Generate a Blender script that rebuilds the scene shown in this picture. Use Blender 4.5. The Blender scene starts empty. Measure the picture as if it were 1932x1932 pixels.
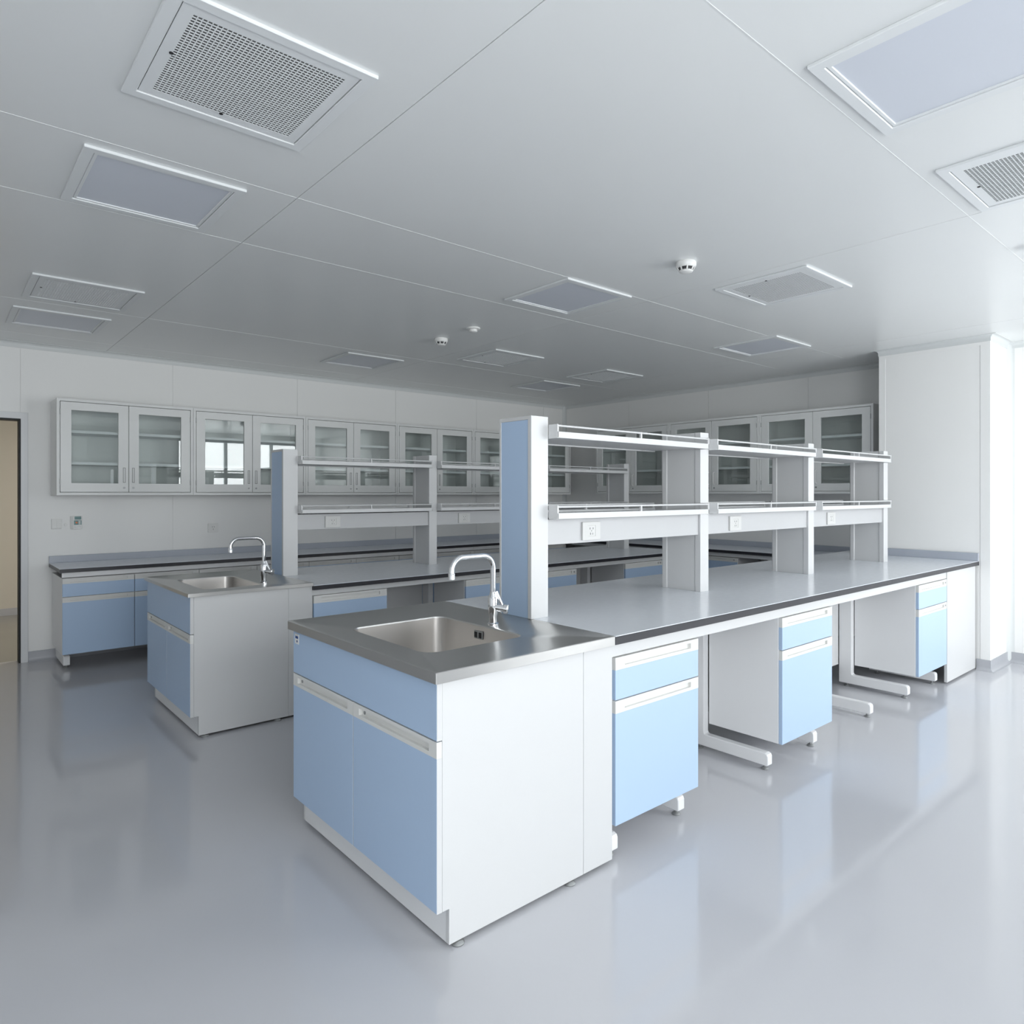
import bpy, bmesh, math, random
from mathutils import Vector, Matrix
random.seed(4)
SC = bpy.context.scene
COL = SC.collection
PI = math.pi

# ------------------------------------------------------------------ materials
def mat(name, col, rough=.5, metal=0.0, spec=.5, noise=0.0, nscale=40, bump=0.0, stretch=None, coat=0.0, aniso=0.0, ior=None):
    m = bpy.data.materials.new(name); m.use_nodes = True
    nt = m.node_tree; b = nt.nodes['Principled BSDF']
    b.inputs['Base Color'].default_value = (*col, 1); b.inputs['Roughness'].default_value = rough
    b.inputs['Metallic'].default_value = metal
    b.inputs['Specular IOR Level'].default_value = spec
    if coat: b.inputs['Coat Weight'].default_value = coat; b.inputs['Coat Roughness'].default_value = .08
    if ior: b.inputs['IOR'].default_value = ior
    tc = nt.nodes.new('ShaderNodeTexCoord'); n = nt.nodes.new('ShaderNodeTexNoise')
    n.inputs['Scale'].default_value = nscale; n.inputs['Detail'].default_value = 3
    if stretch:
        mp = nt.nodes.new('ShaderNodeMapping'); mp.inputs['Scale'].default_value = stretch
        nt.links.new(tc.outputs['Object'], mp.inputs['Vector']); nt.links.new(mp.outputs['Vector'], n.inputs['Vector'])
    else:
        nt.links.new(tc.outputs['Object'], n.inputs['Vector'])
    if noise:
        r = nt.nodes.new('ShaderNodeMapRange')
        r.inputs['To Min'].default_value = rough - noise; r.inputs['To Max'].default_value = rough + noise
        nt.links.new(n.outputs['Fac'], r.inputs['Value']); nt.links.new(r.outputs['Result'], b.inputs['Roughness'])
    if bump:
        bu = nt.nodes.new('ShaderNodeBump'); bu.inputs['Strength'].default_value = bump; bu.inputs['Distance'].default_value = .002
        nt.links.new(n.outputs['Fac'], bu.inputs['Height']); nt.links.new(bu.outputs['Normal'], b.inputs['Normal'])
    return m

def glass(name, tint, gloss_rough=.0, base=.04):
    m = bpy.data.materials.new(name); m.use_nodes = True
    nt = m.node_tree; nt.nodes.clear()
    o = nt.nodes.new('ShaderNodeOutputMaterial'); mx = nt.nodes.new('ShaderNodeMixShader')
    t = nt.nodes.new('ShaderNodeBsdfTransparent'); t.inputs['Color'].default_value = (*tint, 1)
    g = nt.nodes.new('ShaderNodeBsdfGlossy'); g.inputs['Roughness'].default_value = gloss_rough
    g.inputs['Color'].default_value = (1, 1, 1, 1)
    f = nt.nodes.new('ShaderNodeFresnel')
    # the same reflectance from either side of a pane
    ge = nt.nodes.new('ShaderNodeNewGeometry'); mr = nt.nodes.new('ShaderNodeMapRange')
    mr.inputs['To Min'].default_value = 1.5; mr.inputs['To Max'].default_value = 1/1.5
    nt.links.new(ge.outputs['Backfacing'], mr.inputs['Value']); nt.links.new(mr.outputs['Result'], f.inputs['IOR'])
    mul = nt.nodes.new('ShaderNodeMath'); mul.operation = 'MULTIPLY_ADD'; mul.inputs[1].default_value = 1.0; mul.inputs[2].default_value = base
    nt.links.new(f.outputs[0], mul.inputs[0]); nt.links.new(mul.outputs[0], mx.inputs[0])
    nt.links.new(t.outputs[0], mx.inputs[1]); nt.links.new(g.outputs[0], mx.inputs[2]); nt.links.new(mx.outputs[0], o.inputs[0])
    return m

M = dict(
    white=mat('white_laminate', (.64, .645, .65), .34, noise=.05, nscale=60),
    alu=mat('white_powder_coat', (.83, .835, .845), .38, noise=.05, nscale=60),
    rack=mat('rack_powder_coat', (.635, .64, .645), .35, noise=.05, nscale=60),
    trough=mat('trough_powder_coat', (.51, .515, .525), .4, noise=.05, nscale=60),
    cab=mat('cabinet_paint', (.80, .81, .80), .33, noise=.04, nscale=50),
    cabin=mat('cabinet_inside', (.52, .57, .57), .5, noise=.05),
    blue=mat('blue_laminate', (.44, .58, .78), .36, noise=.05, nscale=60),
    handle=mat('offwhite_handle', (.74, .74, .725), .42, noise=.04),
    top=mat('grey_epoxy_top', (.77, .80, .85), .20, noise=.04, nscale=30),
    splash=mat('grey_splash', (.42, .45, .51), .3, noise=.04, nscale=30),
    edge=mat('black_phenolic_edge', (.022, .022, .028), .35, noise=.05),
    steel=mat('brushed_steel', (.62, .615, .60), .30, metal=1, noise=.012, nscale=12, stretch=(10, 1, 1)),
    basin=mat('satin_steel', (.60, .58, .56), .33, metal=1, noise=.012, nscale=12, stretch=(1, 1, 3)),
    chrome=mat('chrome', (.82, .83, .85), .06, metal=1, noise=.02),
    dark=mat('dark_plastic', (.02, .02, .022), .5, noise=.05),
    grey=mat('grey_metal', (.36, .37, .37), .4, metal=.6, noise=.05),
    black=mat('black_void', (.01, .011, .012), .6, noise=.05),
    floor=mat('grey_epoxy_floor', (.54, .545, .575), .10, noise=.05, nscale=1.3, spec=.65),
    wall=mat('wall_panel', (.86, .86, .85), .42, noise=.05, nscale=8),
    ceil=mat('ceiling_panel', (.78, .795, .795), .30, noise=.04, nscale=3),
    cove=mat('cove_aluminium', (.68, .70, .70), .35, noise=.04),
    base=mat('grey_cove_base', (.44, .45, .48), .3, noise=.05),
    frame=mat('door_frame', (.72, .73, .745), .38, noise=.05),
    fixture=mat('fixture_paint', (.76, .78, .79), .38, noise=.04),
    diff=mat('frosted_diffuser', (.64, .67, .735), .32, noise=.04),
    slot=mat('recess_grey', (.20, .21, .21), .4, noise=.05),
    holeshade=mat('vent_hole_shade', (.14, .145, .145), .6, noise=.05),
    outlet=mat('outlet_plastic', (.60, .60, .59), .4, noise=.05),
    screw=mat('screw_grey', (.2, .2, .2), .4, metal=.5, noise=.05),
    plastic=mat('white_plastic', (.80, .80, .785), .4, noise=.05),
    teal=mat('teal_screen', (.10, .22, .22), .25, noise=.05),
    orange=mat('orange_button', (.75, .18, .05), .4, noise=.05),
    navy=mat('navy_print', (.02, .06, .22), .5, noise=.05),
    corr=mat('corridor_wall', (.60, .57, .50), .5, noise=.05),
    corrfloor=mat('corridor_floor', (.27, .265, .24), .22, noise=.05, nscale=2),
    pane=glass('cabinet_glass', (.93, .955, .95), base=.015),
    clear=glass('window_glass', (.96, .98, .98)),
    bead=mat('window_frame_paint', (.45, .46, .48), .4, noise=.05),
)

# ------------------------------------------------------------------ helpers
def link(name, bm, m, parent=None, loc=None, bevel=0, smooth=None):
    bmesh.ops.recalc_face_normals(bm, faces=bm.faces)
    me = bpy.data.meshes.new(name); bm.to_mesh(me); bm.free()
    me.materials.append(M[m])
    if smooth is not None:
        me.polygons.foreach_set('use_smooth', [True]*len(me.polygons))
        try: me.set_sharp_from_angle(angle=math.radians(smooth))
        except Exception: pass
    o = bpy.data.objects.new(name, me); COL.objects.link(o)
    if parent is not None: o.parent = parent
    if loc: o.location = loc
    if bevel:
        b = o.modifiers.new('bevel', 'BEVEL'); b.width = bevel; b.segments = 1; b.limit_method = 'ANGLE'; b.angle_limit = math.radians(50)
    return o

def thing(name, label, cat, loc=(0, 0, 0), rz=0, group=None):
    o = bpy.data.objects.new(name, None); COL.objects.link(o)
    o.location = loc; o.rotation_euler = (0, 0, rz); o.empty_display_size = .05
    o['label'] = label; o['category'] = cat
    if group: o['group'] = group
    return o

def struct(o):
    o['kind'] = 'structure'; return o

def copy_tree(o, label=None, loc=None, parent=None):
    c = o.copy(); COL.objects.link(c); c.parent = parent
    if label: c['label'] = label
    if loc: c.location = loc
    for ch in list(o.children): copy_tree(ch, parent=c)
    return c

def box(bm, x0, x1, y0, y1, z0, z1):
    v = [bm.verts.new((x, y, z)) for x in (x0, x1) for y in (y0, y1) for z in (z0, z1)]
    for f in ((0, 1, 3, 2), (4, 6, 7, 5), (0, 4, 5, 1), (2, 3, 7, 6), (0, 2, 6, 4), (1, 5, 7, 3)):
        bm.faces.new([v[i] for i in f])
    return bm

def B(x0, x1, y0, y1, z0, z1): return box(bmesh.new(), x0, x1, y0, y1, z0, z1)

def relief(bm, us, ws, D, t, f):
    """a slab seen from the front: us x ws cells, D[i][j] = depth of the cell's front (None = hole), t = slab thickness.
    f(u, w, d) -> point. """
    nu, nw = len(us)-1, len(ws)-1
    def V(u, w, d): return bm.verts.new(f(u, w, d))
    def Q(*p): bm.faces.new([V(*q) for q in p])
    def dep(i, j):
        if i < 0 or j < 0 or i >= nu or j >= nw: return None
        return D[i][j]
    for i in range(nu):
        for j in range(nw):
            d = D[i][j]; a, b, c, e = us[i], us[i+1], ws[j], ws[j+1]
            if d is None: continue
            Q((a, c, d), (b, c, d), (b, e, d), (a, e, d)); Q((a, c, t), (a, e, t), (b, e, t), (b, c, t))
            for (ii, jj, p, q) in ((i-1, j, (a, c), (a, e)), (i+1, j, (b, c), (b, e)), (i, j-1, (a, c), (b, c)), (i, j+1, (a, e), (b, e))):
                n = dep(ii, jj)
                if n is None: Q((*p, d), (*q, d), (*q, t), (*p, t))
                elif n > d: Q((*p, d), (*q, d), (*q, n), (*p, n))
    bmesh.ops.remove_doubles(bm, verts=bm.verts, dist=1e-5)
    return bm

def cells(us, ws, fn): return [[fn((us[i]+us[i+1])/2, (ws[j]+ws[j+1])/2) for j in range(len(ws)-1)] for i in range(len(us)-1)]

def prism(bm, pts, axis, a, b):
    """polygon pts extruded along axis; pts are the other two coordinates in order."""
    def P(p, s):
        return {'x': (s, p[0], p[1]), 'y': (p[0], s, p[1]), 'z': (p[0], p[1], s)}[axis]
    A = [bm.verts.new(P(p, a)) for p in pts]; C = [bm.verts.new(P(p, b)) for p in pts]
    bm.faces.new(A); bm.faces.new(C[::-1])
    for i in range(len(pts)):
        j = (i+1) % len(pts); bm.faces.new([A[j], A[i], C[i], C[j]])
    return bm

def lathe(bm, prof, cx=0, cy=0, cz=0, seg=24, axis='z'):
    rings = []
    for r, h in prof:
        ring = []
        for k in range(seg):
            a = 2*PI*k/seg; c, s = math.cos(a)*max(r, 1e-4), math.sin(a)*max(r, 1e-4)
            p = {'z': (cx+c, cy+s, cz+h), 'x': (cx+h, cy+c, cz+s), 'y': (cx+c, cy+h, cz+s)}[axis]
            ring.append(bm.verts.new(p))
        rings.append(ring)
    for a, b in zip(rings, rings[1:]):
        for k in range(seg): bm.faces.new([a[k], a[(k+1) % seg], b[(k+1) % seg], b[k]])
    bm.faces.new(rings[0][::-1]); bm.faces.new(rings[-1])
    return bm

def tube(bm, pts, r, seg=14):
    pts = [Vector(p) for p in pts]; rings = []; up = None
    for i, p in enumerate(pts):
        t = (pts[min(i+1, len(pts)-1)] - pts[max(i-1, 0)]).normalized()
        if up is None: up = t.orthogonal().normalized()
        up = (up - t*up.dot(t)).normalized(); s = t.cross(up)
        rr = r[i] if isinstance(r, (list, tuple)) else r
        rings.append([bm.verts.new(p + (up*math.cos(2*PI*k/seg) + s*math.sin(2*PI*k/seg))*rr) for k in range(seg)])
    for a, b in zip(rings, rings[1:]):
        for k in range(seg): bm.faces.new([a[k], a[(k+1) % seg], b[(k+1) % seg], b[k]])
    bm.faces.new(rings[0][::-1]); bm.faces.new(rings[-1])
    return bm

def rrect(x0, x1, y0, y1, r, z, k=7):
    out = []
    for (cx, cy, a0) in ((x1-r, y1-r, 0), (x0+r, y1-r, PI/2), (x0+r, y0+r, PI), (x1-r, y0+r, 1.5*PI)):
        for i in range(k+1):
            a = a0 + PI/2*i/k; out.append((cx+r*math.cos(a), cy+r*math.sin(a), z))
    return out

def loft(bm, rings, cap_start=False, cap_end=True):
    R = [[bm.verts.new(p) for p in r] for r in rings]
    for a, b in zip(R, R[1:]):
        n = len(a)
        for k in range(n): bm.faces.new([a[k], a[(k+1) % n], b[(k+1) % n], b[k]])
    if cap_start: bm.faces.new(R[0][::-1])
    if cap_end: bm.faces.new(R[-1])
    return bm

def sweep(poly, prof):
    """mitred sweep of prof [(d, z)] along a plan polyline, d measured to the left of travel."""
    bm = bmesh.new(); n = len(poly); rows = []
    P = [Vector((p[0], p[1])) for p in poly]
    for i in range(n):
        row = []
        for d, z in prof:
            if 0 < i < n-1:
                t1 = (P[i]-P[i-1]).normalized(); t2 = (P[i+1]-P[i]).normalized()
                n1 = Vector((-t1.y, t1.x)); n2 = Vector((-t2.y, t2.x)); m = n1+n2
                off = m*(d/(1+n1.dot(n2)))
            else:
                t = ((P[1]-P[0]) if i == 0 else (P[-1]-P[-2])).normalized(); off = Vector((-t.y, t.x))*d
            q = P[i]+off; row.append(bm.verts.new((q.x, q.y, z)))
        rows.append(row)
    for a, b in zip(rows, rows[1:]):
        for k in range(len(prof)): 
            l = (k+1) % len(prof); bm.faces.new([a[k], a[l], b[l], b[k]])
    bm.faces.new(rows[0]); bm.faces.new(rows[-1][::-1])
    return bm

# ------------------------------------------------------------------ key dimensions
CZ = 2.609; YB = 6.80; XW = 6.24; XR2 = 6.806; XR = 6.72; XL = -2.2; YF = -1.5
CY0, CY1 = 1.59, 2.404
T1, T2 = .85, .80

# ------------------------------------------------------------------ room shell
# floor
o = struct(link('floor', B(XL-.1, XR2+.15, YF-.15, YB+.12, -.08, 0), 'floor'))
# ceiling: panels with fine grooves
gx = [1.167, 3.5, 5.83]; gy = [-.78, .975, 2.735, 3.40, 5.30, 6.42]
def seams(lo, hi, g, w):
    r = [lo]
    for s in g: r += [s-w, s+w]
    return r + [hi]
us = seams(XL-.1, XR2+.15, [-1.17]+gx, .0016); ws = seams(YF-.15, YB+.12, gy, .0016)
def gro(u, w):
    if any(abs(u-s) < .002 for s in [-1.17]+gx): return .006
    return -.0009 if any(abs(w-s) < .002 for s in gy) else 0
struct(link('ceiling', relief(bmesh.new(), us, ws, cells(us, ws, gro), .08, lambda u, w, d: (u, w, CZ+d)), 'ceil'))
# back wall with door opening (opening x -.42 .. .568, z 0..1.985)
DX0, DX1, DZ1 = -.42, .568, 1.985
vx = [-1.77, 1.709, 2.9, 4.07, 5.24, 6.4]
us = sorted([XL-.1, DX0, DX1-.003, DX1, XR2+.15] + [s+e for s in vx for e in (-.0015, .0015)]); ws = [0, DZ1, CZ]
def gw(u, w):
    if DX0 < u < DX1 and w < DZ1: return None
    if DX1-.0031 < u < DX1+.0001 and w > DZ1: return .005
    return .005 if any(abs(u-s) < .002 for s in vx) else 0
struct(link('wall_back', relief(bmesh.new(), us, ws, cells(us, ws, gw), .12, lambda u, w, d: (u, YB+d, w)), 'wall'))
# recessed right wall behind the wall cabinets, with its panel seams
us = [CY1-.02]+[s+e for s in (3.3, 4.47, 5.64) for e in (-.0015, .0015)]+[YB]; ws = [0, CZ]
struct(link('wall_right_rear', relief(bmesh.new(), us, ws, cells(us, ws, lambda u, w: .005 if min(abs(u-s) for s in (3.3, 4.47, 5.64)) < .002 else 0), .12, lambda u, w, d: (XR2+d, u, w)), 'wall'))
us = [YF-.12, -.401, -.398, .768, .771, CY0+.02]
struct(link('wall_right', relief(bmesh.new(), us, ws, cells(us, ws, lambda u, w: .005 if abs(u+.3995) < .002 or abs(u-.7695) < .002 else 0), .2, lambda u, w, d: (XR+d, u, w)), 'wall'))
# column face (recessed centre panel between raised corner strips)
us = [CY0, CY0+.066, CY0+.070, CY1-.058, CY1-.054, CY1]; ws = [0, 2.535, CZ]
def colc(u, w):
    if w > 2.535: return 0
    if abs(u-(CY0+.068)) < .003 or abs(u-(CY1-.056)) < .003: return .005
    return .002 if CY0+.07 < u < CY1-.058 else 0
bm = relief(bmesh.new(), us, ws, cells(us, ws, colc), XR2+.1-XW, lambda u, w, d: (XW+d, u, w))
struct(link('wall_column', bm, 'wall', bevel=.006))
struct(link('wall_left', B(XL-.12, XL, YF-.12, YB, 0, CZ), 'wall'))
# window wall behind the camera: openings
WINS = [(-1.1, 1.8, .55, 2.45), (3.70, 6.55, .35, 2.47)]  # first opening: unseen window, added and sized for its light on the near side
us = sorted([XL-.12]+[v for w in WINS for v in w[:2]]+[XR+.2]); ws = [0, .35, .55, 2.45, 2.47, CZ]
def win(u, w): 
    return None if any(a < u < b and c < w < d for a, b, c, d in WINS) else 0
struct(link('wall_front', relief(bmesh.new(), us, ws, cells(us, ws, win), .2, lambda u, w, d: (u, YF-d, w)), 'wall'))
for n, (a, b, c, d) in enumerate(WINS):
    bars = [a, a+.05]
    k = 3
    for i in range(1, k):
        m = a+(b-a)*i/k; bars += [m-.03, m+.03]
    bars += [b-.05, b]
    rows = [c, c+.05, 1.50, 1.55, d-.05, d]
    def fr(u, w, bars=bars, rows=rows):
        iu = max(i for i in range(len(bars)) if bars[i] < u); iw = max(i for i in range(len(rows)) if rows[i] < w)
        return None if iu % 2 == 1 and iw % 2 == 1 else 0
    f = struct(link('window_%d' % (n+1), relief(bmesh.new(), bars, rows, cells(bars, rows, fr), .06, lambda u, w, dd: (u, YF-.06-dd, w)), 'bead'))
    link('pane', B(a+.02, b-.02, YF-.096, YF-.092, c+.02, d-.02), 'clear', f)

# coving and skirting
path = [(XR, YF), (XR, CY0), (XW, CY0), (XW, CY1), (XR2, CY1), (XR2, YB), (XL, YB), (XL, YF)]
r = .036
arc = [(r-r*math.cos(a), CZ-r+r*math.sin(a)) for a in [i*PI/16 for i in range(9)]]
prof = [(0, CZ-r-.012), (.0035, CZ-r-.012), (.0035, CZ-r-.002)] + [(max(x, .0035), z) for x, z in arc[1:-1]] + [(r, CZ-.003), (r+.012, CZ-.003), (r+.012, CZ), (0, CZ)]
struct(link('trim_1', sweep(path, prof), 'cove', smooth=30))
def skirt(path):
    h = .085; rr = .03
    ar = [(.005+rr-rr*math.cos(a), rr-rr*math.sin(a)+.0) for a in [i*PI/12 for i in range(7)]]
    return sweep(path, [(0, h), (.005, h)] + ar[:-1] + [(.005+rr, .0015), (.005+rr, 0), (0, 0)])
struct(link('baseboard_right', skirt([(XR, YF), (XR, CY0), (XW, CY0), (XW, CY0+.09)]), 'base', smooth=30))
struct(link('baseboard_back', skirt([(XR2, YB), (.617, YB)]), 'base', smooth=30))
struct(link('baseboard_left', skirt([(-.47, YB), (XL, YB), (XL, YF)]), 'base', smooth=30))
# rounded inside-corner strips
def inner(name, x, y, sx, sy):
    a = [(x+sx*(.045-.045*math.cos(t)), y+sy*(.045-.045*math.sin(t))) for t in [i*PI/16 for i in range(9)]]
    struct(link(name, prism(bmesh.new(), [(x, y)]+a[::-1], 'z', 0, CZ-.01), 'cove', smooth=30))
inner('trim_2', XR, CY0, -1, -1)
inner('trim_3', XR2, YB, -1, -1)

# door opening: frame, dark rebate, corridor beyond
D = bmesh.new(); w = .049; t = .014
prof_pts = [(DX0-w, 0), (DX0-w, DZ1+w+.003), (DX1+w, DZ1+w+.003), (DX1+w, 0), (DX1, 0), (DX1, DZ1), (DX0, DZ1), (DX0, 0)]
door = struct(link('door_1', prism(bmesh.new(), prof_pts, 'y', YB-t, YB+.13), 'frame', bevel=.002))
q = .012
link('door_seal', prism(bmesh.new(), [(DX0, 0), (DX0, DZ1), (DX1, DZ1), (DX1, 0), (DX1-q, 0), (DX1-q, DZ1-q), (DX0+q, DZ1-q), (DX0+q, 0)], 'y', YB-.004, YB+.12), 'black', door)
CYF = 9.55
struct(link('floor_corridor', B(-2.6, 3.6, YB+.12, CYF+.1, -.08, 0), 'corrfloor'))
struct(link('ceiling_corridor', B(-2.6, 3.6, YB+.12, CYF+.1, 2.5, 2.6), 'corr'))
struct(link('wall_corridor', B(-2.6, 3.6, CYF, CYF+.1, 0, 2.5), 'corr'))
struct(link('wall_corridor_left', B(-2.7, -2.6, YB+.12, CYF+.1, 0, 2.6), 'corr'))
struct(link('wall_corridor_right', B(3.6, 3.7, YB+.12, CYF+.1, 0, 2.6), 'corr'))
struct(link('baseboard_corridor', B(-2.6, 3.6, CYF-.012, CYF, 0, .08), 'base'))

# ------------------------------------------------------------------ ceiling fixtures
def fixture(name, label, cat, x, y, group, s=.565):
    t = thing(name, label, cat, (x, y, CZ), group=group)
    h = s/2; a = .036; us = [-h, -h+a, h-a, h]
    link('frame', relief(bmesh.new(), us, us, cells(us, us, lambda u, w: None if abs(u) < h-a and abs(w) < h-a else 0), .011, lambda u, w, d: (u, w, -.011+d)), 'fixture', t, bevel=.002)
    return t
def light_panel(label, x, y):
    t = fixture('ceiling_light', label, 'light', x, y, 'recessed ceiling lights'); h = .565/2-.038; a = .012; us = [-h, -h+a, h-a, h]
    link('inner_frame', relief(bmesh.new(), us, us, cells(us, us, lambda u, w: None if abs(u) < h-a and abs(w) < h-a else 0), .006, lambda u, w, d: (u, w, -.0075+d)), 'fixture', t, bevel=.0015)
    link('diffuser', B(-h+a, h-a, -h+a, h-a, -.0035, -.0005), 'diff', t)
    return t
def vent(label, x, y):
    t = fixture('ceiling_vent', label, 'vent', x, y, 'perforated ceiling vents'); h = .565/2-.039; g = .212
    n = 34; p = 2*g/n; us = [-h]+[-g+p*i/1 + e for i in range(n) for e in (p*.12, p*.88)]+[h]
    def holes(u, w):
        if abs(u) > g or abs(w) > g: return 0
        i, j = ((u+g)/p) % 1, ((w+g)/p) % 1
        return None if .12 < i < .88 and .12 < j < .88 else 0
    link('grille', relief(bmesh.new(), us, us, cells(us, us, holes), .0016, lambda u, w, d: (u, w, -.0075+d)), 'fixture', t)
    link('filter', B(-g-.01, g+.01, -g-.01, g+.01, -.0050, -.0005), 'holeshade', t)  # dark sheet: the depth shade of the grille holes put into its colour
    link('latch', lathe(bmesh.new(), [(.006, 0), (.006, .002)], -h+.03, -.01, -.0095, 12), 'dark', t)
    link('latch', lathe(bmesh.new(), [(.006, 0), (.006, .002)], -.01, h-.03, -.0095, 12), 'dark', t)
    return t
L0 = light_panel('large flat square ceiling light cut by the top right corner of the photo', 2.20, .652)
for lab, x, y in [
    ('square ceiling light between the largest perforated vent and the left upper cabinets', .697, 3.075),
    ('small square ceiling light at far left, nearest the door', .70, 5.775),
    ('square ceiling light in the middle of the ceiling, left of the near smoke detector', 3.045, 3.015),
    ('thin square ceiling light near the back wall, above the back row of wall cabinets', 3.05, 5.70),
    ('square ceiling light nearest the white column, by the right wall', 5.29, 2.96),
    ('square ceiling light deepest in the far corner of the room', 5.355, 5.665)]:
    copy_tree(L0, lab, (x, y, CZ))
V0 = vent('largest perforated ceiling vent, top left of the photo', .725, 2.06)
for lab, x, y in [
    ('perforated ceiling vent at the right edge of the photo beside the big light', 3.19, .635),
    ('perforated ceiling vent at far left beside the small light near the door', .72, 4.893),
    ('perforated ceiling vent right of the near smoke detector', 3.87, 2.03),
    ('small perforated ceiling vent just behind the pair of far detectors', 3.945, 4.765),
    ('faint perforated ceiling vent by the right wall, farthest of the vents', 5.375, 4.78)]:
    copy_tree(V0, lab, (x, y, CZ))
def smoke(label, x, y, flat=False):
    t = thing('smoke_detector', label, 'smoke detector', (x, y, CZ), group=None)
    if flat:
        link('base', lathe(bmesh.new(), [(.052, 0), (.052, -.008), (.046, -.012)], seg=28), 'plastic', t, smooth=40)
        link('cap', lathe(bmesh.new(), [(.030, -.012), (.030, -.028), (.024, -.032)], seg=24), 'plastic', t, smooth=40)
        return t
    link('base', lathe(bmesh.new(), [(.052, 0), (.054, -.004), (.054, -.020), (.050, -.026)], seg=32), 'plastic', t, smooth=40)
    link('chamber', lathe(bmesh.new(), [(.040, -.026), (.036, -.048)], seg=24), 'dark', t, smooth=40)
    bm = bmesh.new()
    lathe(bm, [(.0495, -.026), (.046, -.030), (.044, -.0302)], seg=32)
    lathe(bm, [(.037, -.045), (.034, -.052), (.026, -.056), (.010, -.057)], seg=32)
    for k in range(8):
        a = 2*PI*k/8; c, s = math.cos(a), math.sin(a)
        pts = []
        for r_, z_ in ((.049, -.027), (.038, -.047)):
            for e in (-.0035, .0035): pts.append((r_*c-e*s, r_*s+e*c, z_))
            for e in (.0035, -.0035): pts.append(((r_-.005)*c-e*s, (r_-.005)*s+e*c, z_))
        v = [bm.verts.new(p) for p in pts]
        for f in ((0, 1, 2, 3), (7, 6, 5, 4), (0, 4, 5, 1), (1, 5, 6, 2), (2, 6, 7, 3), (3, 7, 4, 0)): bm.faces.new([v[i] for i in f])
    link('cage', bm, 'plastic', t, smooth=40)
    return t
S0 = smoke('largest white domed smoke detector, in the middle of the ceiling', 3.062, 2.149)
copy_tree(S0, 'smaller white domed smoke detector farther back on the ceiling', (3.093, 4.475, CZ))
copy_tree(S0, 'white smoke detector just cut by the right edge of the photo', (4.17, .845, CZ))
smoke('flat white disc shaped detector between the far domed one and the light', 3.077, 4.032, True)

# ------------------------------------------------------------------ furniture builders (local: x width, front at y=0 facing -y)
def strip(w, z0, z1, y=-.019, t=.019):
    """off-white handle strip with a finger slot"""
    s0, s1 = w*.10, w*.90; h = z1-z0
    us = [0, s0, s1, w]; ws = [z0, z0+h*.28, z0+h*.74, z1]
    return relief(bmesh.new(), us, ws, cells(us, ws, lambda u, v: .012 if s0 < u < s1 and z0+h*.28 < v < z0+h*.74 else 0), t, lambda u, v, d: (u, y+d, v))
def lock(x, z, y=-.021): return lathe(bmesh.new(), [(.007, 0), (.007, .003)], x, y, z, 14, 'y')

def drawer_cabinet(label, loc, w, d, z0, z1, zd, group, rz=0, band=.049, lockpos='right'):
    t = thing('drawer_cabinet', label, 'cabinet', (loc[0], loc[1], 0), rz, group)
    g = .002
    link('carcass', B(0, w, .001, d, z0, z1), 'alu', t, bevel=.002)
    dr = link('drawer', B(g, w-g, -.019, 0, zd+g, z1-band), 'blue', t, bevel=.0012)
    h = link('handle', strip(w-2*g, z1-band, z1-g), 'handle', dr); h.location = (g, 0, 0)
    do = link('door', B(g, w-g, -.019, 0, z0, zd-band), 'blue', t, bevel=.0012)
    h = link('handle', strip(w-2*g, zd-band, zd-g), 'handle', do); h.location = (g, 0, 0)
    if lockpos:
        link('lock', lock(w*.945, z1-band*.5), 'grey', dr); link('lock', lock(w*.945, zd-band*.5), 'grey', do)
    return t

def leg_part(parent, x, y0, y1, ztop, wx=.044, foot=.062, post=.088):
    """C-shaped steel leg: foot runs forward to y0 from the post at y1"""
    r_ = .016; z0 = .024; zt = z0+foot
    pts = [(y0+.004, z0), (y0, z0+.006), (y0, zt-r_), (y0+r_*.3, zt-r_*.3), (y0+r_, zt), (y1-post-.014, zt), (y1-post-.004, zt+.004), (y1-post, zt+.014),
           (y1-post, ztop), (y1, ztop), (y1, z0)]
    l = link('leg', prism(bmesh.new(), pts, 'x', x-wx/2, x+wx/2), 'alu', parent, bevel=.003)
    for yy in (y0+.028, y1-.05):
        link('levelling_foot', lathe(bmesh.new(), [(.017, 0), (.019, .003), (.014, .009), (.006, .012), (.006, .026)], x, yy, 0, 16), 'grey', l, smooth=40)
    return l

def worktop(label, name_cat, poly, T, th, bs=None, front=None):
    t = thing('worktop', label, 'worktop', (poly[0][0], poly[0][1], T-th))
    ox, oy = poly[0]
    P = [(x-ox, y-oy) for x, y in poly]
    link('surface', prism(bmesh.new(), P, 'z', th-.0035, th), 'top', t, bevel=.001)
    link('edge_band', prism(bmesh.new(), P, 'z', 0, th-.0036), 'edge', t, bevel=.0015)
    if bs:
        for (x0, x1, y0, y1, zt) in bs: link('backsplash', B(x0-ox, x1-ox, y0-oy, y1-oy, th, zt-T+th), 'splash', t, bevel=.0015)
    return t

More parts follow.
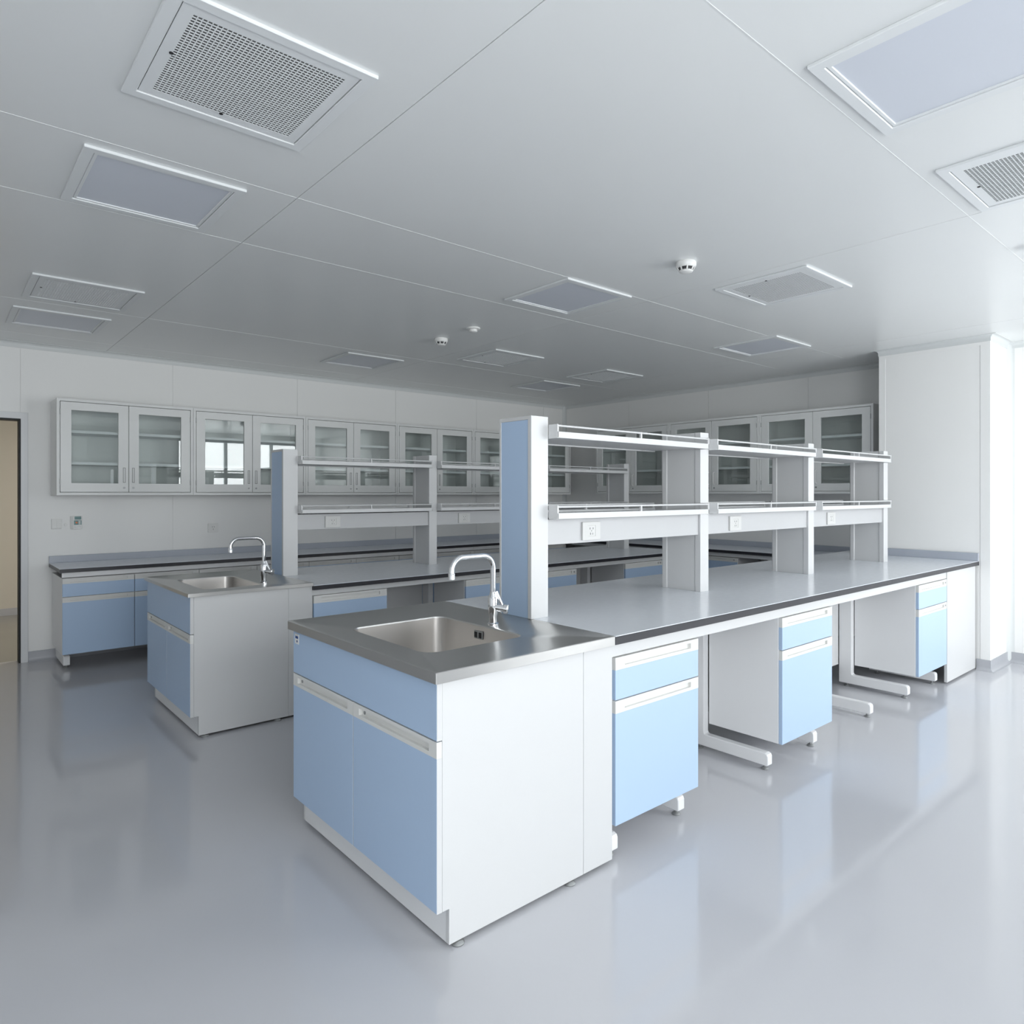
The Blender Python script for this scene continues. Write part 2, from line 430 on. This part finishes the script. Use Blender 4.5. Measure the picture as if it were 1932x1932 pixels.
def steel_top(label, x0, x1, y0, y1, z0, z1, b, fx, fy, flabel):
    """steel counter with welded basin; b = basin x0,x1,y0,y1"""
    t = thing('steel_sink_top', label, 'sink', (x0, y0, z0))
    S = lambda pts: [(p[0]-x0, p[1]-y0, p[2]-z0) for p in pts]
    R = [rrect(x0+.002, x1-.002, y0+.002, y1-.002, .004, z0), rrect(x0, x1, y0, y1, .004, z0+.001), rrect(x0, x1, y0, y1, .004, z1-.002), rrect(x0+.002, x1-.002, y0+.002, y1-.002, .004, z1),
         rrect(x0+.014, x1-.014, y0+.014, y1-.014, .006, z1), rrect(x0+.026, x1-.026, y0+.026, y1-.026, .012, z1-.005),
         rrect(b[0]-.006, b[1]+.006, b[2]-.006, b[3]+.006, .056, z1-.005), rrect(b[0]-.002, b[1]+.002, b[2]-.002, b[3]+.002, .052, z1-.007), rrect(b[0], b[1], b[2], b[3], .05, z1-.012)]
    link('counter', loft(bmesh.new(), [S(r_) for r_ in R], cap_end=False), 'steel', t, smooth=35)
    R = [rrect(b[0], b[1], b[2], b[3], .05, z1-.0121), rrect(b[0]+.003, b[1]-.003, b[2]+.003, b[3]-.003, .05, z1-.19), rrect(b[0]+.01, b[1]-.01, b[2]+.01, b[3]-.01, .045, z1-.212),
         rrect(b[0]+.03, b[1]-.03, b[2]+.03, b[3]-.03, .03, z1-.222)]
    ba = link('basin', loft(bmesh.new(), [S(r_) for r_ in R]), 'basin', t, smooth=35)
    cx, cy = (b[0]+b[1])/2-x0, (b[2]+b[3])/2-y0
    link('drain', lathe(bmesh.new(), [(.045, 0), (.045, .003), (.036, .004), (.03, .001)], cx, cy, z1-.222-z0, 24), 'chrome', ba, smooth=40)
    # overflow grille on the basin's wall beneath the tap
    oy = fy-y0+.045; ox = b[1]-x0-.004
    link('overflow_cover', B(ox-.003, ox+.002, oy-.026, oy+.026, z1-z0-.062, z1-z0-.030), 'grey', ba, bevel=.001)
    bm = bmesh.new()
    for e in (-.014, .014): box(bm, ox-.0045, ox-.003, oy+e-.009, oy+e+.009, z1-z0-.057, z1-z0-.035)
    link('overflow_slots', bm, 'black', ba)
    # tap
    f = thing('faucet', flabel, 'tap', (fx, fy, z1-.005))
    link('body', lathe(bmesh.new(), [(.023, 0), (.023, .008), (.0175, .012), (.0175, .04), (.0205, .045), (.0205, .112), (.0165, .118), (.012, .135)], seg=24), 'chrome', f, smooth=40)
    pts = [(0, 0, .118), (0, 0, .21)]; r_ = .052; H = .284; L = -.205
    pts = [(0, 0, .12), (0, 0, H-r_)] + [(-r_+r_*math.cos(a), 0, H-r_+r_*math.sin(a)) for a in [i*PI/2/8 for i in range(1, 9)]]
    pts += [(L+r_-r_*math.sin(a), 0, H-r_+r_*math.cos(a)) for a in [i*PI/2/8 for i in range(0, 9)]] + [(L, 0, H-.075)]
    link('spout', tube(bmesh.new(), pts, .0112, 16), 'chrome', f, smooth=40)
    link('aerator', lathe(bmesh.new(), [(.0132, 0), (.0132, .022), (.0118, .024)], L, 0, H-.082, 20), 'chrome', f, smooth=40)
    link('valve', tube(bmesh.new(), [(0, 0, .075), (.020, -.028, .070), (.027, -.037, .069)], [.016, .016, .016], 18), 'chrome', f, smooth=40)
    kb = link('knob', tube(bmesh.new(), [(.027, -.037, .069), (.0285, -.039, .069), (.036, -.050, .067), (.038, -.0525, .0665)], [.016, .021, .021, .016], 22), 'chrome', f, smooth=40)
    link('lever', tube(bmesh.new(), [(.026, -.034, .074), (.014, -.019, .115), (.009, -.012, .138)], [.006, .0065, .005], 12), 'chrome', f, smooth=40)
    return t

def sink_cabinet(label, x0, xk, y0, y1, xs, xe, zt, zb, split, db, sticker=False, zhole=.2):
    """front (doors) faces -x at x0; side panels at y0 and y1"""
    t = thing('sink_cabinet', label, 'cabinet', (x0, y0, 0))
    W = y1-y0; th = .019; k0 = xk-x0; kb = .014; E = xe-x0; z = zt
    side = [(th+.001, db), (k0, db), (k0, kb), (E, kb), (E, z), (th+.001, z)]
    us = sorted([th+.001, k0, xs-x0-.001, xs-x0+.001, E]); ws = [kb, db, z]
    def sd(u, w):
        if u < k0 and w < db: return None
        return .003 if abs(u-(xs-x0)) < .0012 else 0
    link('side_panel', relief(bmesh.new(), us, ws, cells(us, ws, sd), .018, lambda u, w, d: (u, d, w)), 'white', t, bevel=.001)
    link('side_panel', relief(bmesh.new(), us, ws, cells(us, ws, sd), .018, lambda u, w, d: (u, W-d, w)), 'white', t, bevel=.001)
    link('kick_board', B(k0+.001, k0+.018, .018, W-.018, kb, db), 'alu', t)
    link('back_panel', B(E-.018, E, .0181, W-.0181, kb, z), 'white', t)
    link('bottom_panel', B(k0, E-.0181, .0182, W-.0182, db, db+.018), 'white', t)
    fa = link('fascia', B(0, th, .001, W-.001, zb+.004, z), 'blue', t, bevel=.0012)
    link('fascia_edge', B(0.0005, th, -.0005, .001, zb+.004, z), 'white', fa)
    hb = .049; sp = split-y0
    for a, b in ((.001, sp-.002), (sp+.002, W-.001)):
        do = link('door', B(0, th, a, b, db, zb-hb), 'blue', t, bevel=.0012)
        w = b-a; s0, s1 = w*.08, w*.92; us = [0, s0, s1, w]; q0 = zb-hb; ws = [q0, q0+hb*.26, q0+hb*.76, zb]
        link('handle', relief(bmesh.new(), us, ws, cells(us, ws, lambda u, v: .012 if s0 < u < s1 and q0+hb*.26 < v < q0+hb*.76 else 0), .019, lambda u, v, d: (d, a+u, v)), 'handle', do)
        link('lock', lathe(bmesh.new(), [(.007, 0), (.007, .003)], -.002+.012, b-w*.12, q0+hb*.5, 14, 'x'), 'grey', do)
        link('door_edge', B(.0005, th, a-.0008, a, db, zb-hb), 'white', do)
    for xx in (k0+.038, E-.217):
        for yy in (.010, W-.010):
            link('levelling_foot', lathe(bmesh.new(), [(.021, 0), (.022, .004), (.017, .010), (.007, .012), (.007, .02)], xx, yy, 0, 18), 'grey', t, smooth=40)
    if sticker:
        s = link('sticker', B(-.0012, 0, W-.056, W-.018, z-.054, z-.014), 'plastic', t)
        bm = bmesh.new(); box(bm, -.0018, -.0012, W-.050, W-.024, z-.032, z-.022); 
        link('print', bm, 'navy', s)
        link('print', lathe(bmesh.new(), [(.005, 0), (.005, .0006)], -.0018, W-.040, z-.043, 14, 'x'), 'navy', s)
    return t

# --- wall cabinets
def wall_cabinet(label, loc, rz, w, z0, z1, ndoors, group, dep=.35, handle='recess'):
    t = thing('wall_cabinet', label, 'cabinet', (loc[0], loc[1], z0), rz, group)
    H = z1-z0; f = .022; th = .018
    # carcass: open box
    us = [.001, th, w-th, w-.001]; ws = [0, th, H-th, H]
    car = relief(bmesh.new(), us, ws, cells(us, ws, lambda u, v: dep-.012 if th < u < w-th and th < v < H-th else .004), dep, lambda u, v, d: (u, d, v))
    link('carcass', car, 'cab', t)
    n = ndoors; mid = .014
    us = [.001, f] + sum([[w*i/n-mid*0-.006, w*i/n+.006] for i in range(1, n)], []) + [w-f, w-.001]; ws = [0, f, H-f, H]
    def ff(u, v):
        return None if f < u < w-f and f < v < H-f else 0
    us2 = [.001, f, w-f, w-.001]
    link('face_frame', relief(bmesh.new(), us2, ws, cells(us2, ws, ff), .020, lambda u, v, d: (u, -.018+d, v)), 'cab', t, bevel=.001)
    for zz in (H*.335, H*.665): link('shelf', B(th+.002, w-th-.002, .02, dep-.013, zz-.011, zz+.011), 'alu', t)
    g = .004; dw = (w-2*f-2*g-(n-1)*.004)/n
    for i in range(n):
        a = f+g+i*(dw+.004); b = a+dw; fw = min(.075, dw*.2); fz0 = .072; fz1 = .064
        us = [0, fw, dw-fw, dw]; ws = [f+g, f+g+fz0, H-f-g-fz1, H-f-g]
        d_ = link('door', relief(bmesh.new(), us, ws, cells(us, ws, lambda u, v: None if fw < u < dw-fw and ws[1] < v < ws[2] else 0), .019, lambda u, v, d: (a+u, -.0165+d, v)), 'cab', t, bevel=.001)
        link('pane', B(a+fw-.004, a+dw-fw+.004, -.006, -.0035, ws[1]-.004, ws[2]+.004), 'pane', d_)
        right_handle = (i % 2 == 0) if n > 1 else False
        hx = b-.032 if right_handle else a+.032
        if handle == 'recess':
            link('handle', relief(bmesh.new(), [-.009, -.006, .006, .009], [.105, .108, .227, .230], cells([-.009, -.006, .006, .009], [.105, .108, .227, .230], lambda u, v: .003 if abs(u) < .006 and .108 < v < .227 else 0), .006, lambda u, v, d: (hx+u, -.019+d, v)), 'slot', d_)
        else:
            link('handle', tube(bmesh.new(), [(hx, -.016, .10), (hx, -.030, .103), (hx, -.040, .115), (hx, -.041, .165), (hx, -.040, .215), (hx, -.030, .227), (hx, -.016, .23)], .006, 10), 'handle', d_, smooth=40)
        link('lock', lathe(bmesh.new(), [(.008, 0), (.008, .004)], hx, -.0205, .062, 14, 'y'), 'grey', d_, smooth=40)
        hg = a if right_handle else b
        for zz in (H*.14, H*.86): link('hinge', lathe(bmesh.new(), [(.0035, -.022), (.0035, .022)], hg-.002 if hg == a else hg+.002, -.018, zz, 10), 'grey', d_)
    return t

UB, UT = 1.364, 2.139
names = ['leftmost two-door glazed cabinet on back wall, nearest the doorway, empty shelves behind its glass',
         'second glazed cabinet from the doorway, its panes mirroring a bright window',
         'third glazed wall cabinet from the doorway, partly behind the far rack',
         'fourth glazed wall cabinet from the doorway, behind the far rack upright',
         'fifth glazed wall cabinet from the doorway, mostly hidden by the near blue end post']
xs = [.769, 1.789, 2.835, 3.880, 4.925]
for i, (n_, x) in enumerate(zip(names, xs)):
    wall_cabinet(n_, (x, 6.462), 0, (xs+[5.97])[i+1]-x, UB, UT, 2, 'glazed cabinets on the back wall', dep=.336)
wall_cabinet('narrow single-door glazed cabinet ending the back wall row near the corner', (5.97, 6.462), 0, .598, UB, UT, 1, 'glazed cabinets on the back wall', dep=.336)
rn = ['glazed cabinet on the right wall farthest from the white column, near the room corner', 'middle glazed cabinet on the right wall, seen through the near shelves',
      'glazed cabinet on the right wall beside the white column']
for i, y in enumerate([5.873, 4.755, 3.64]):
    wall_cabinet(rn[i], (6.464, y, 0), -PI/2, [1.118, 1.115, 1.111][i], 1.376, 2.19, 2, 'glazed cabinets on the right wall', dep=.338, handle='bar')

# --- back bench
bx = [.779+.4975*i for i in range(12)]
ORD = ['first', 'second', 'third', 'fourth', 'fifth', 'sixth', 'seventh', 'eighth', 'ninth', 'tenth', 'eleventh']
for i in range(11):
    lab = 'blue fronted drawer cabinet at the left end of the back wall bench' if i == 0 else '%s blue drawer cabinet from the doorway end under the back wall bench' % ORD[i]
    drawer_cabinet(lab, (bx[i]+.0005, 6.238), .4965, .54, .134, .722, .578, 'drawer cabinets under the back bench', band=.042, lockpos=None)
fr = thing('bench_frame', 'grey steel frame with floor legs carrying the back wall bench', 'bench frame', (.779, 6.22, 0))
ap_us = [0, .9955, .9985, 1.99, 1.993, 2.985, 2.988, 3.98, 3.983, 5.43]
link('apron', relief(bmesh.new(), ap_us, [.728, T2-.032], cells(ap_us, [.728, T2-.032], lambda u, v: .003 if min(abs(u-s) for s in (.997, 1.9915, 2.9865, 3.9815)) < .002 else 0), .02, lambda u, v, d: (u, d+.012, v)), 'alu', fr)
for x in (.045, .96, 1.96, 2.95, 3.95, 4.95): leg_part(fr, x, .12, .56, .12, wx=.045, foot=.075)
worktop('long grey worktop with black edge along the back wall', 'w', [(.7586, 6.199), (6.2, 6.199), (6.2, YB-.002), (.7586, YB-.002)], T2, .032, bs=[(.7586, XR2-.02, YB-.022, YB-.002, .846+.012)])
# --- right bench
for i, (y, w) in enumerate([(3.755+2*.56, .56), (3.755+.56, .56)]):
    drawer_cabinet(['blue drawer cabinet under the right wall bench nearer the room corner', 'blue drawer cabinet under the right wall bench nearer the near island'][i], (6.24, y-.0005), w-.001, .53, .134, .722, .578, 'drawer cabinets under the right bench', rz=-PI/2, band=.042)
fr = thing('bench_frame', 'grey steel frame under the right wall bench, behind the near island', 'bench frame', (6.235, 2.80, 0))
link('apron', B(0, .02, .05, 3.3, .728, T2-.032), 'alu', fr)
for y in (.10, .92, 2.2, 3.3):
    l = link('leg', prism(bmesh.new(), [(.10, .024), (.10, .086), (.42, .086), (.42, .76), (.49, .76), (.49, .024)], 'y', y-.017, y+.017), 'alu', fr, bevel=.003)
    for xx in (.13, .45): link('levelling_foot', lathe(bmesh.new(), [(.017, 0), (.019, .003), (.014, .009), (.006, .012), (.006, .026)], xx, y, 0, 16), 'grey', l)
worktop('grey worktop with black edge along the right wall under glazed cabinets', 'w', [(6.2005, 2.79), (XR2-.002, 2.79), (XR2-.002, YB-.0235), (6.2005, YB-.0235)], T2, .032, bs=[(XR2-.022, XR2-.002, 2.79, YB-.0235, .858)])

# --- island 1
sink_cabinet('near sink cabinet with two pale blue doors and plain white side', 1.148, 1.193, 1.683, 2.7316, 1.78, 1.935, .8149, .635, 2.21, .123, sticker=True)
steel_top('near stainless steel sink top, largest, with square basin', 1.131, 1.930, 1.6625, 2.7525, .815, .8499, (1.262, 1.700, 1.905, 2.462), 1.735, 2.142, 'nearer chrome swan neck faucet on the near steel sink')
worktop('grey worktop with dark edge on the near island reaching the white column', 'w',
        [(1.931, 1.663), (XW-.002, 1.663), (XW-.002, CY1+.002), (XR2-.002, CY1+.002), (XR2-.002, 2.7525), (1.931, 2.7525)], T1, .034,
        bs=[(XW-.020, XW-.002, 1.664, CY1, .912), (XR2-.022, XR2-.002, CY1+.002, 2.7525, .912)])
def island_frame(label, x0, x1, y0, zt, z_ap, legs, yp, zp, endx=None, panels=(), depth=1.03):
    t = thing('bench_frame', label, 'bench frame', (x0, y0, 0)); X = lambda v: v-x0
    link('apron', B(0, X(endx or x1), .006, .024, z_ap, zt), 'white', t, bevel=.001)
    link('apron', B(0, X(endx or x1), depth-.018, depth, z_ap, zt), 'white', t, bevel=.001)
    if endx: link('end_panel', B(X(endx)+.002, X(x1), 0, .02, .014, zt), 'white', t, bevel=.001)
    for a, b in panels: link('modesty_panel', B(X(a), X(b), yp-y0, yp-y0+.018, zp, z_ap), 'white', t, bevel=.001)
    for x in legs: leg_part(t, X(x), .022 if x < 2 else .052, yp-y0, z_ap)
    return t
island_frame('white steel frame with C-shaped legs and apron under the near island', 1.937, 6.215, 1.683, .8149, .765, [1.972, 2.44, 3.178, 3.66, 4.40, 5.0, 5.52], 2.19, .15, endx=5.575,
             panels=[(1.96, 2.41), (2.464, 3.154), (3.2, 3.636), (3.684, 4.376), (4.424, 4.97)])
drawer_cabinet('pale blue drawer cabinet next to the near sink cabinet, largest in view', (1.952, 1.702), .537, .397, .13, .763, .60, 'drawer cabinets under the near island', lockpos=None)
drawer_cabinet('middle pale blue drawer cabinet under the near island', (3.20, 1.702), .545, .397, .135, .763, .60, 'drawer cabinets under the near island', lockpos=None)
drawer_cabinet('pale blue drawer cabinet at the column end of the near island', (5.022, 1.702), .548, .397, .15, .763, .60, 'drawer cabinets under the near island')

# --- island 2
sink_cabinet('farther sink cabinet with blue doors and white side', 1.109, 1.154, 4.0565, 5.0354, 1.674, 1.827, .7985, .585, 4.554, .123)
steel_top('farther stainless steel sink top with square basin', 1.092, 1.827, 4.036, 5.056, .7986, .8207, (1.225, 1.575, 4.195, 4.80), 1.607, 4.281, 'farther chrome swan neck faucet on the far steel sink')
worktop('grey worktop with black edge on the farther island', 'w', [(1.828, 4.036), (5.75, 4.036), (5.75, 5.085), (1.828, 5.085)], T2+.003, .030)
island_frame('white steel frame with apron under the farther island', 1.829, 5.73, 4.057, .7725, .737, [1.87, 2.40, 3.004, 3.615, 4.25, 4.822, 5.44], 4.575, .15,
             panels=[(2.423, 2.981), (4.273, 4.799)], depth=.95)
for i, (x, w, l) in enumerate([(1.836, .526, 'blue drawer cabinet beside the farther sink cabinet'), (3.027, .56, 'blue drawer cabinet of the far island behind the near faucet'),
                            (3.66, .545, 'blue drawer cabinet of the far island seen through the near rack beside knee space'), (4.846, .55, 'last blue drawer cabinet of the far island toward the right')]):
    drawer_cabinet(l, (x, 4.076), w, .40, .13, .735, .57, 'drawer cabinets under the far island', lockpos='right' if i else None)

# ------------------------------------------------------------------ racks
def rack(label, P0, P0b, yN, yF, yEnd, T, PT, ups, zt, zl, ztr0, ztr1, sock, uw=.076):
    t = thing('reagent_rack', label, 'shelf rack', (P0, yN, T)); X = lambda v: v-P0; Y = lambda v: v-yN; Z = lambda v: v-T
    # end post: hollow white frame with blue insert facing the sink
    w = yEnd-yN; fl = .013; us = [0, .022, w-fl, w]; ws = [0, Z(PT)-.016, Z(PT)]
    po = link('end_post', relief(bmesh.new(), us, ws, cells(us, ws, lambda u, v: .004 if .022 < u < w-fl and v < Z(PT)-.016 else 0), P0b-P0, lambda u, v, d: (d, u, v)), 'rack', t, bevel=.0015)
    link('blue_panel', B(.0015, .0039, .0225, w-fl-.0005, .001, Z(PT)-.0165), 'blue', po)
    # uprights
    for x in ups:
        a = X(x); D = yF-yN
        us = [0, .012, .032, D-.045, D-.012, D]; 
        e = (uw-.056)/2
        pts = [(a, 0), (a+uw, 0), (a+uw, .034), (a+uw-.006, .038), (a+uw-.006, D-.04), (a+uw, D-.036), (a+uw, D-.010), (a+uw-.012, D), (a+.012, D), (a, D-.010), (a, D-.036), (a+.006, D-.04), (a+.006, .038), (a, .034)]
        link('upright', prism(bmesh.new(), pts, 'z', 0, Z(PT)), 'rack', t, bevel=.001)
    # shelves between posts
    starts = [P0b]+[u+uw for u in ups[:-1]]; ends = ups
    yf = yN-.055; yb = yF+.055
    for (z, th) in ((zt, .027), (zl, .026)):
        for a, b in zip(starts, ends):
            x0, x1 = X(a)+.002, X(b)-.002
            z0 = Z(z)
            sh = link('shelf', prism(bmesh.new(), [(Y(yf), z0), (Y(yf), z0+th), (Y(yf)+.016, z0+th), (Y(yf)+.016, z0+th-.008), (Y(yb)-.016, z0+th-.008), (Y(yb)-.016, z0+th), (Y(yb), z0+th), (Y(yb), z0), (Y(yb)-.016, z0), (Y(yb)-.016, z0+.006), (Y(yf)+.016, z0+.006), (Y(yf)+.016, z0)], 'x', x0, x1), 'rack', t, bevel=.001)
            zr = z0+.052
            for yy, s in ((Y(yf)+.006, -1), (Y(yb)-.006, 1)):
                rail = link('guard_rail', tube(bmesh.new(), [(x0, yy, zr), (x1, yy, zr)], .0045, 10), 'rack', sh, smooth=40)
                for xx in (x0+.0045, (x0+x1)/2, x1-.0045):
                    link('rail_bracket', B(xx-.0045, xx+.0045, yy-.0045, yy+.0045, z0+th-.001, zr+.004), 'rack', sh)
            link('end_cap', B(x0-.001, x0+.005, Y(yf), Y(yf)+.053, z0-.001, zr+.006), 'rack', sh)
            link('end_cap', B(x1-.005, x1+.001, Y(yf), Y(yf)+.053, z0-.001, zr+.006), 'rack', sh)
    # socket troughs
    for i, (a, b) in enumerate(zip(starts, ends)):
        x0, x1 = X(a)+.001, X(b)-.001; y0 = .012
        tr = link('socket_trough', B(x0, x1, y0, yF-yN-.012, Z(ztr0), Z(ztr1)), 'trough', t, bevel=.0015)
        s0 = X(sock[i]); sw, sh_ = .118, .082; zc = Z((ztr0+ztr1)/2)-.003
        us = [0, sw*.30, sw*.72, sw]; ws = [0, sh_*.2, sh_*.8, sh_]
        so = link('socket', relief(bmesh.new(), us, ws, cells(us, ws, lambda u, v: .002 if sw*.3 < u < sw*.72 and sh_*.2 < v < sh_*.8 else 0), .009, lambda u, v, d: (s0+u, y0-.009+d, zc-sh_/2+v)), 'outlet', tr, bevel=.0008)
        bm = bmesh.new(); cx = s0+sw*.51
        for dx, dz, w_, h_, in ((-.010, .011, .004, .009), (.010, .011, .004, .009), (-.007, -.013, .004, .010), (.008, -.013, .003, .009), (0, .000, .004, .005)):
            box(bm, cx+dx-w_/2, cx+dx+w_/2, y0-.0078, y0-.0068, zc+dz-h_/2, zc+dz+h_/2)
        link('socket_slots', bm, 'slot', tr)
    return t
rack('tall white reagent shelf rack with pale blue end post on the near island', 1.9165, 2.015, 2.112, 2.371, 2.322, T1, 1.7057, [3.141, 4.358, 5.575], 1.614, 1.269, 1.156, 1.266, [2.232, 3.435, 4.64])
rack('white reagent shelf rack with grey-blue end post on the farther island', 1.865, 1.972, 4.614, 4.867, 4.835, T2+.003, 1.6875, [3.073, 4.285, 5.492], 1.584, 1.238, 1.120, 1.230, [2.180, 3.372, 4.58])

# ------------------------------------------------------------------ things on the back wall
t = thing('light_switch', 'square white light switch on the back wall beside the control panel', 'switch', (.811, YB, 1.123))
link('plate', B(-.036, .036, -.012, 0, -.043, .043), 'plastic', t, bevel=.002)
for a in (-.031, .001): link('rocker', prism(bmesh.new(), [(-.012, -.037), (-.016, -.035), (-.0135, .037), (-.012, .037)], 'x', a, a+.030), 'plastic', t, bevel=.0005)
t = thing('wall_mounted_button', 'tiny round white button right of the light switch', 'button', (.876, YB, 1.115))
link('button', lathe(bmesh.new(), [(.012, 0), (.012, -.006), (.009, -.009)], 0, 0, 0, 18, 'y'), 'plastic', t, smooth=40)
t = thing('wall_mounted_controller', 'small white wall controller with teal screen and orange button', 'control panel', (.950, YB, 1.131))
link('housing', prism(bmesh.new(), [(-.042, 0), (-.042, -.012), (-.024, -.030), (.042, -.030), (.042, 0)], 'z', -.055, .055), 'plastic', t, bevel=.002)
link('screen', B(-.014, .034, -.032, -.030, .026, .052), 'teal', t)
kp = link('keypad', B(-.018, .036, -.032, -.030, -.018, .020), 'teal', t)
link('button', lathe(bmesh.new(), [(.008, 0), (.008, -.003)], .0, -.032, .001, 16, 'y'), 'orange', kp)
for k in range(3): link('button', B(.014+.0*k, .030, -.0335, -.032, -.014+.011*k, -.007+.011*k), 'plastic', kp)
link('slot', B(-.014, .030, -.0312, -.030, -.040, -.032), 'grey', t)
t = thing('wall_socket', 'white double wall socket above the left part of the back bench', 'socket', (2.062, YB, 1.05))
link('plate', B(-.046, .046, -.014, 0, -.042, .042), 'plastic', t, bevel=.002)
link('insert', B(-.02, .02, -.0158, -.014, -.028, .028), 'plastic', t, bevel=.0004)
bm = bmesh.new()
for dx, dz in ((-.008, .010), (.008, .010), (0, -.012)): box(bm, dx-.002, dx+.002, -.0164, -.0156, dz-.005, dz+.005)
link('slots', bm, 'screw', t)

# ------------------------------------------------------------------ light
W = bpy.data.worlds.new('World'); SC.world = W; W.use_nodes = True
nt = W.node_tree; nt.nodes.clear()
out = nt.nodes.new('ShaderNodeOutputWorld'); bg = nt.nodes.new('ShaderNodeBackground')
bg.inputs['Color'].default_value = (.99, .985, 1.0, 1); bg.inputs['Strength'].default_value = 7.5
nt.links.new(bg.outputs[0], out.inputs[0])
for a, b, c, d in WINS:
    l = bpy.data.lights.new('window_portal', 'AREA'); l.shape = 'RECTANGLE'; l.size = b-a; l.size_y = d-c
    l.cycles.is_portal = True
    o = bpy.data.objects.new('window_portal', l); COL.objects.link(o)
    o.location = ((a+b)/2, YF-.22, (c+d)/2); o.rotation_euler = (PI/2, 0, 0)
l = bpy.data.lights.new('corridor_lamp', 'AREA'); l.shape = 'RECTANGLE'; l.size = 1.2; l.size_y = .3; l.energy = 34; l.color = (1, .94, .85)
o = bpy.data.objects.new('corridor_lamp', l); COL.objects.link(o); o.location = (2.6, 8.2, 2.49)

# ------------------------------------------------------------------ camera
F = 1283.93; CYP = 931.15; YAW = .8621; H = 1.3778
cam = bpy.data.cameras.new('camera'); cam.sensor_fit = 'HORIZONTAL'; cam.sensor_width = 36; cam.lens = F/1932*36
cam.shift_y = (CYP-966)/1932; cam.clip_start = .02
co = bpy.data.objects.new('camera', cam); COL.objects.link(co)
co.location = (0, 0, H); co.rotation_euler = (PI/2, 0, YAW-PI/2)
SC.camera = co
SC.view_settings.view_transform = 'Standard'; SC.view_settings.look = 'None'
SC.view_settings.gamma = 1; SC.view_settings.use_curve_mapping = False
SC.view_settings.exposure = 0.36
cy = SC.cycles
cy.use_denoising = True; cy.use_adaptive_sampling = True; cy.adaptive_threshold = .03; cy.max_bounces = 8; cy.diffuse_bounces = 5; cy.glossy_bounces = 5; cy.transparent_max_bounces = 12
cy.sample_clamp_indirect = 8; cy.caustics_reflective = False; cy.caustics_refractive = False
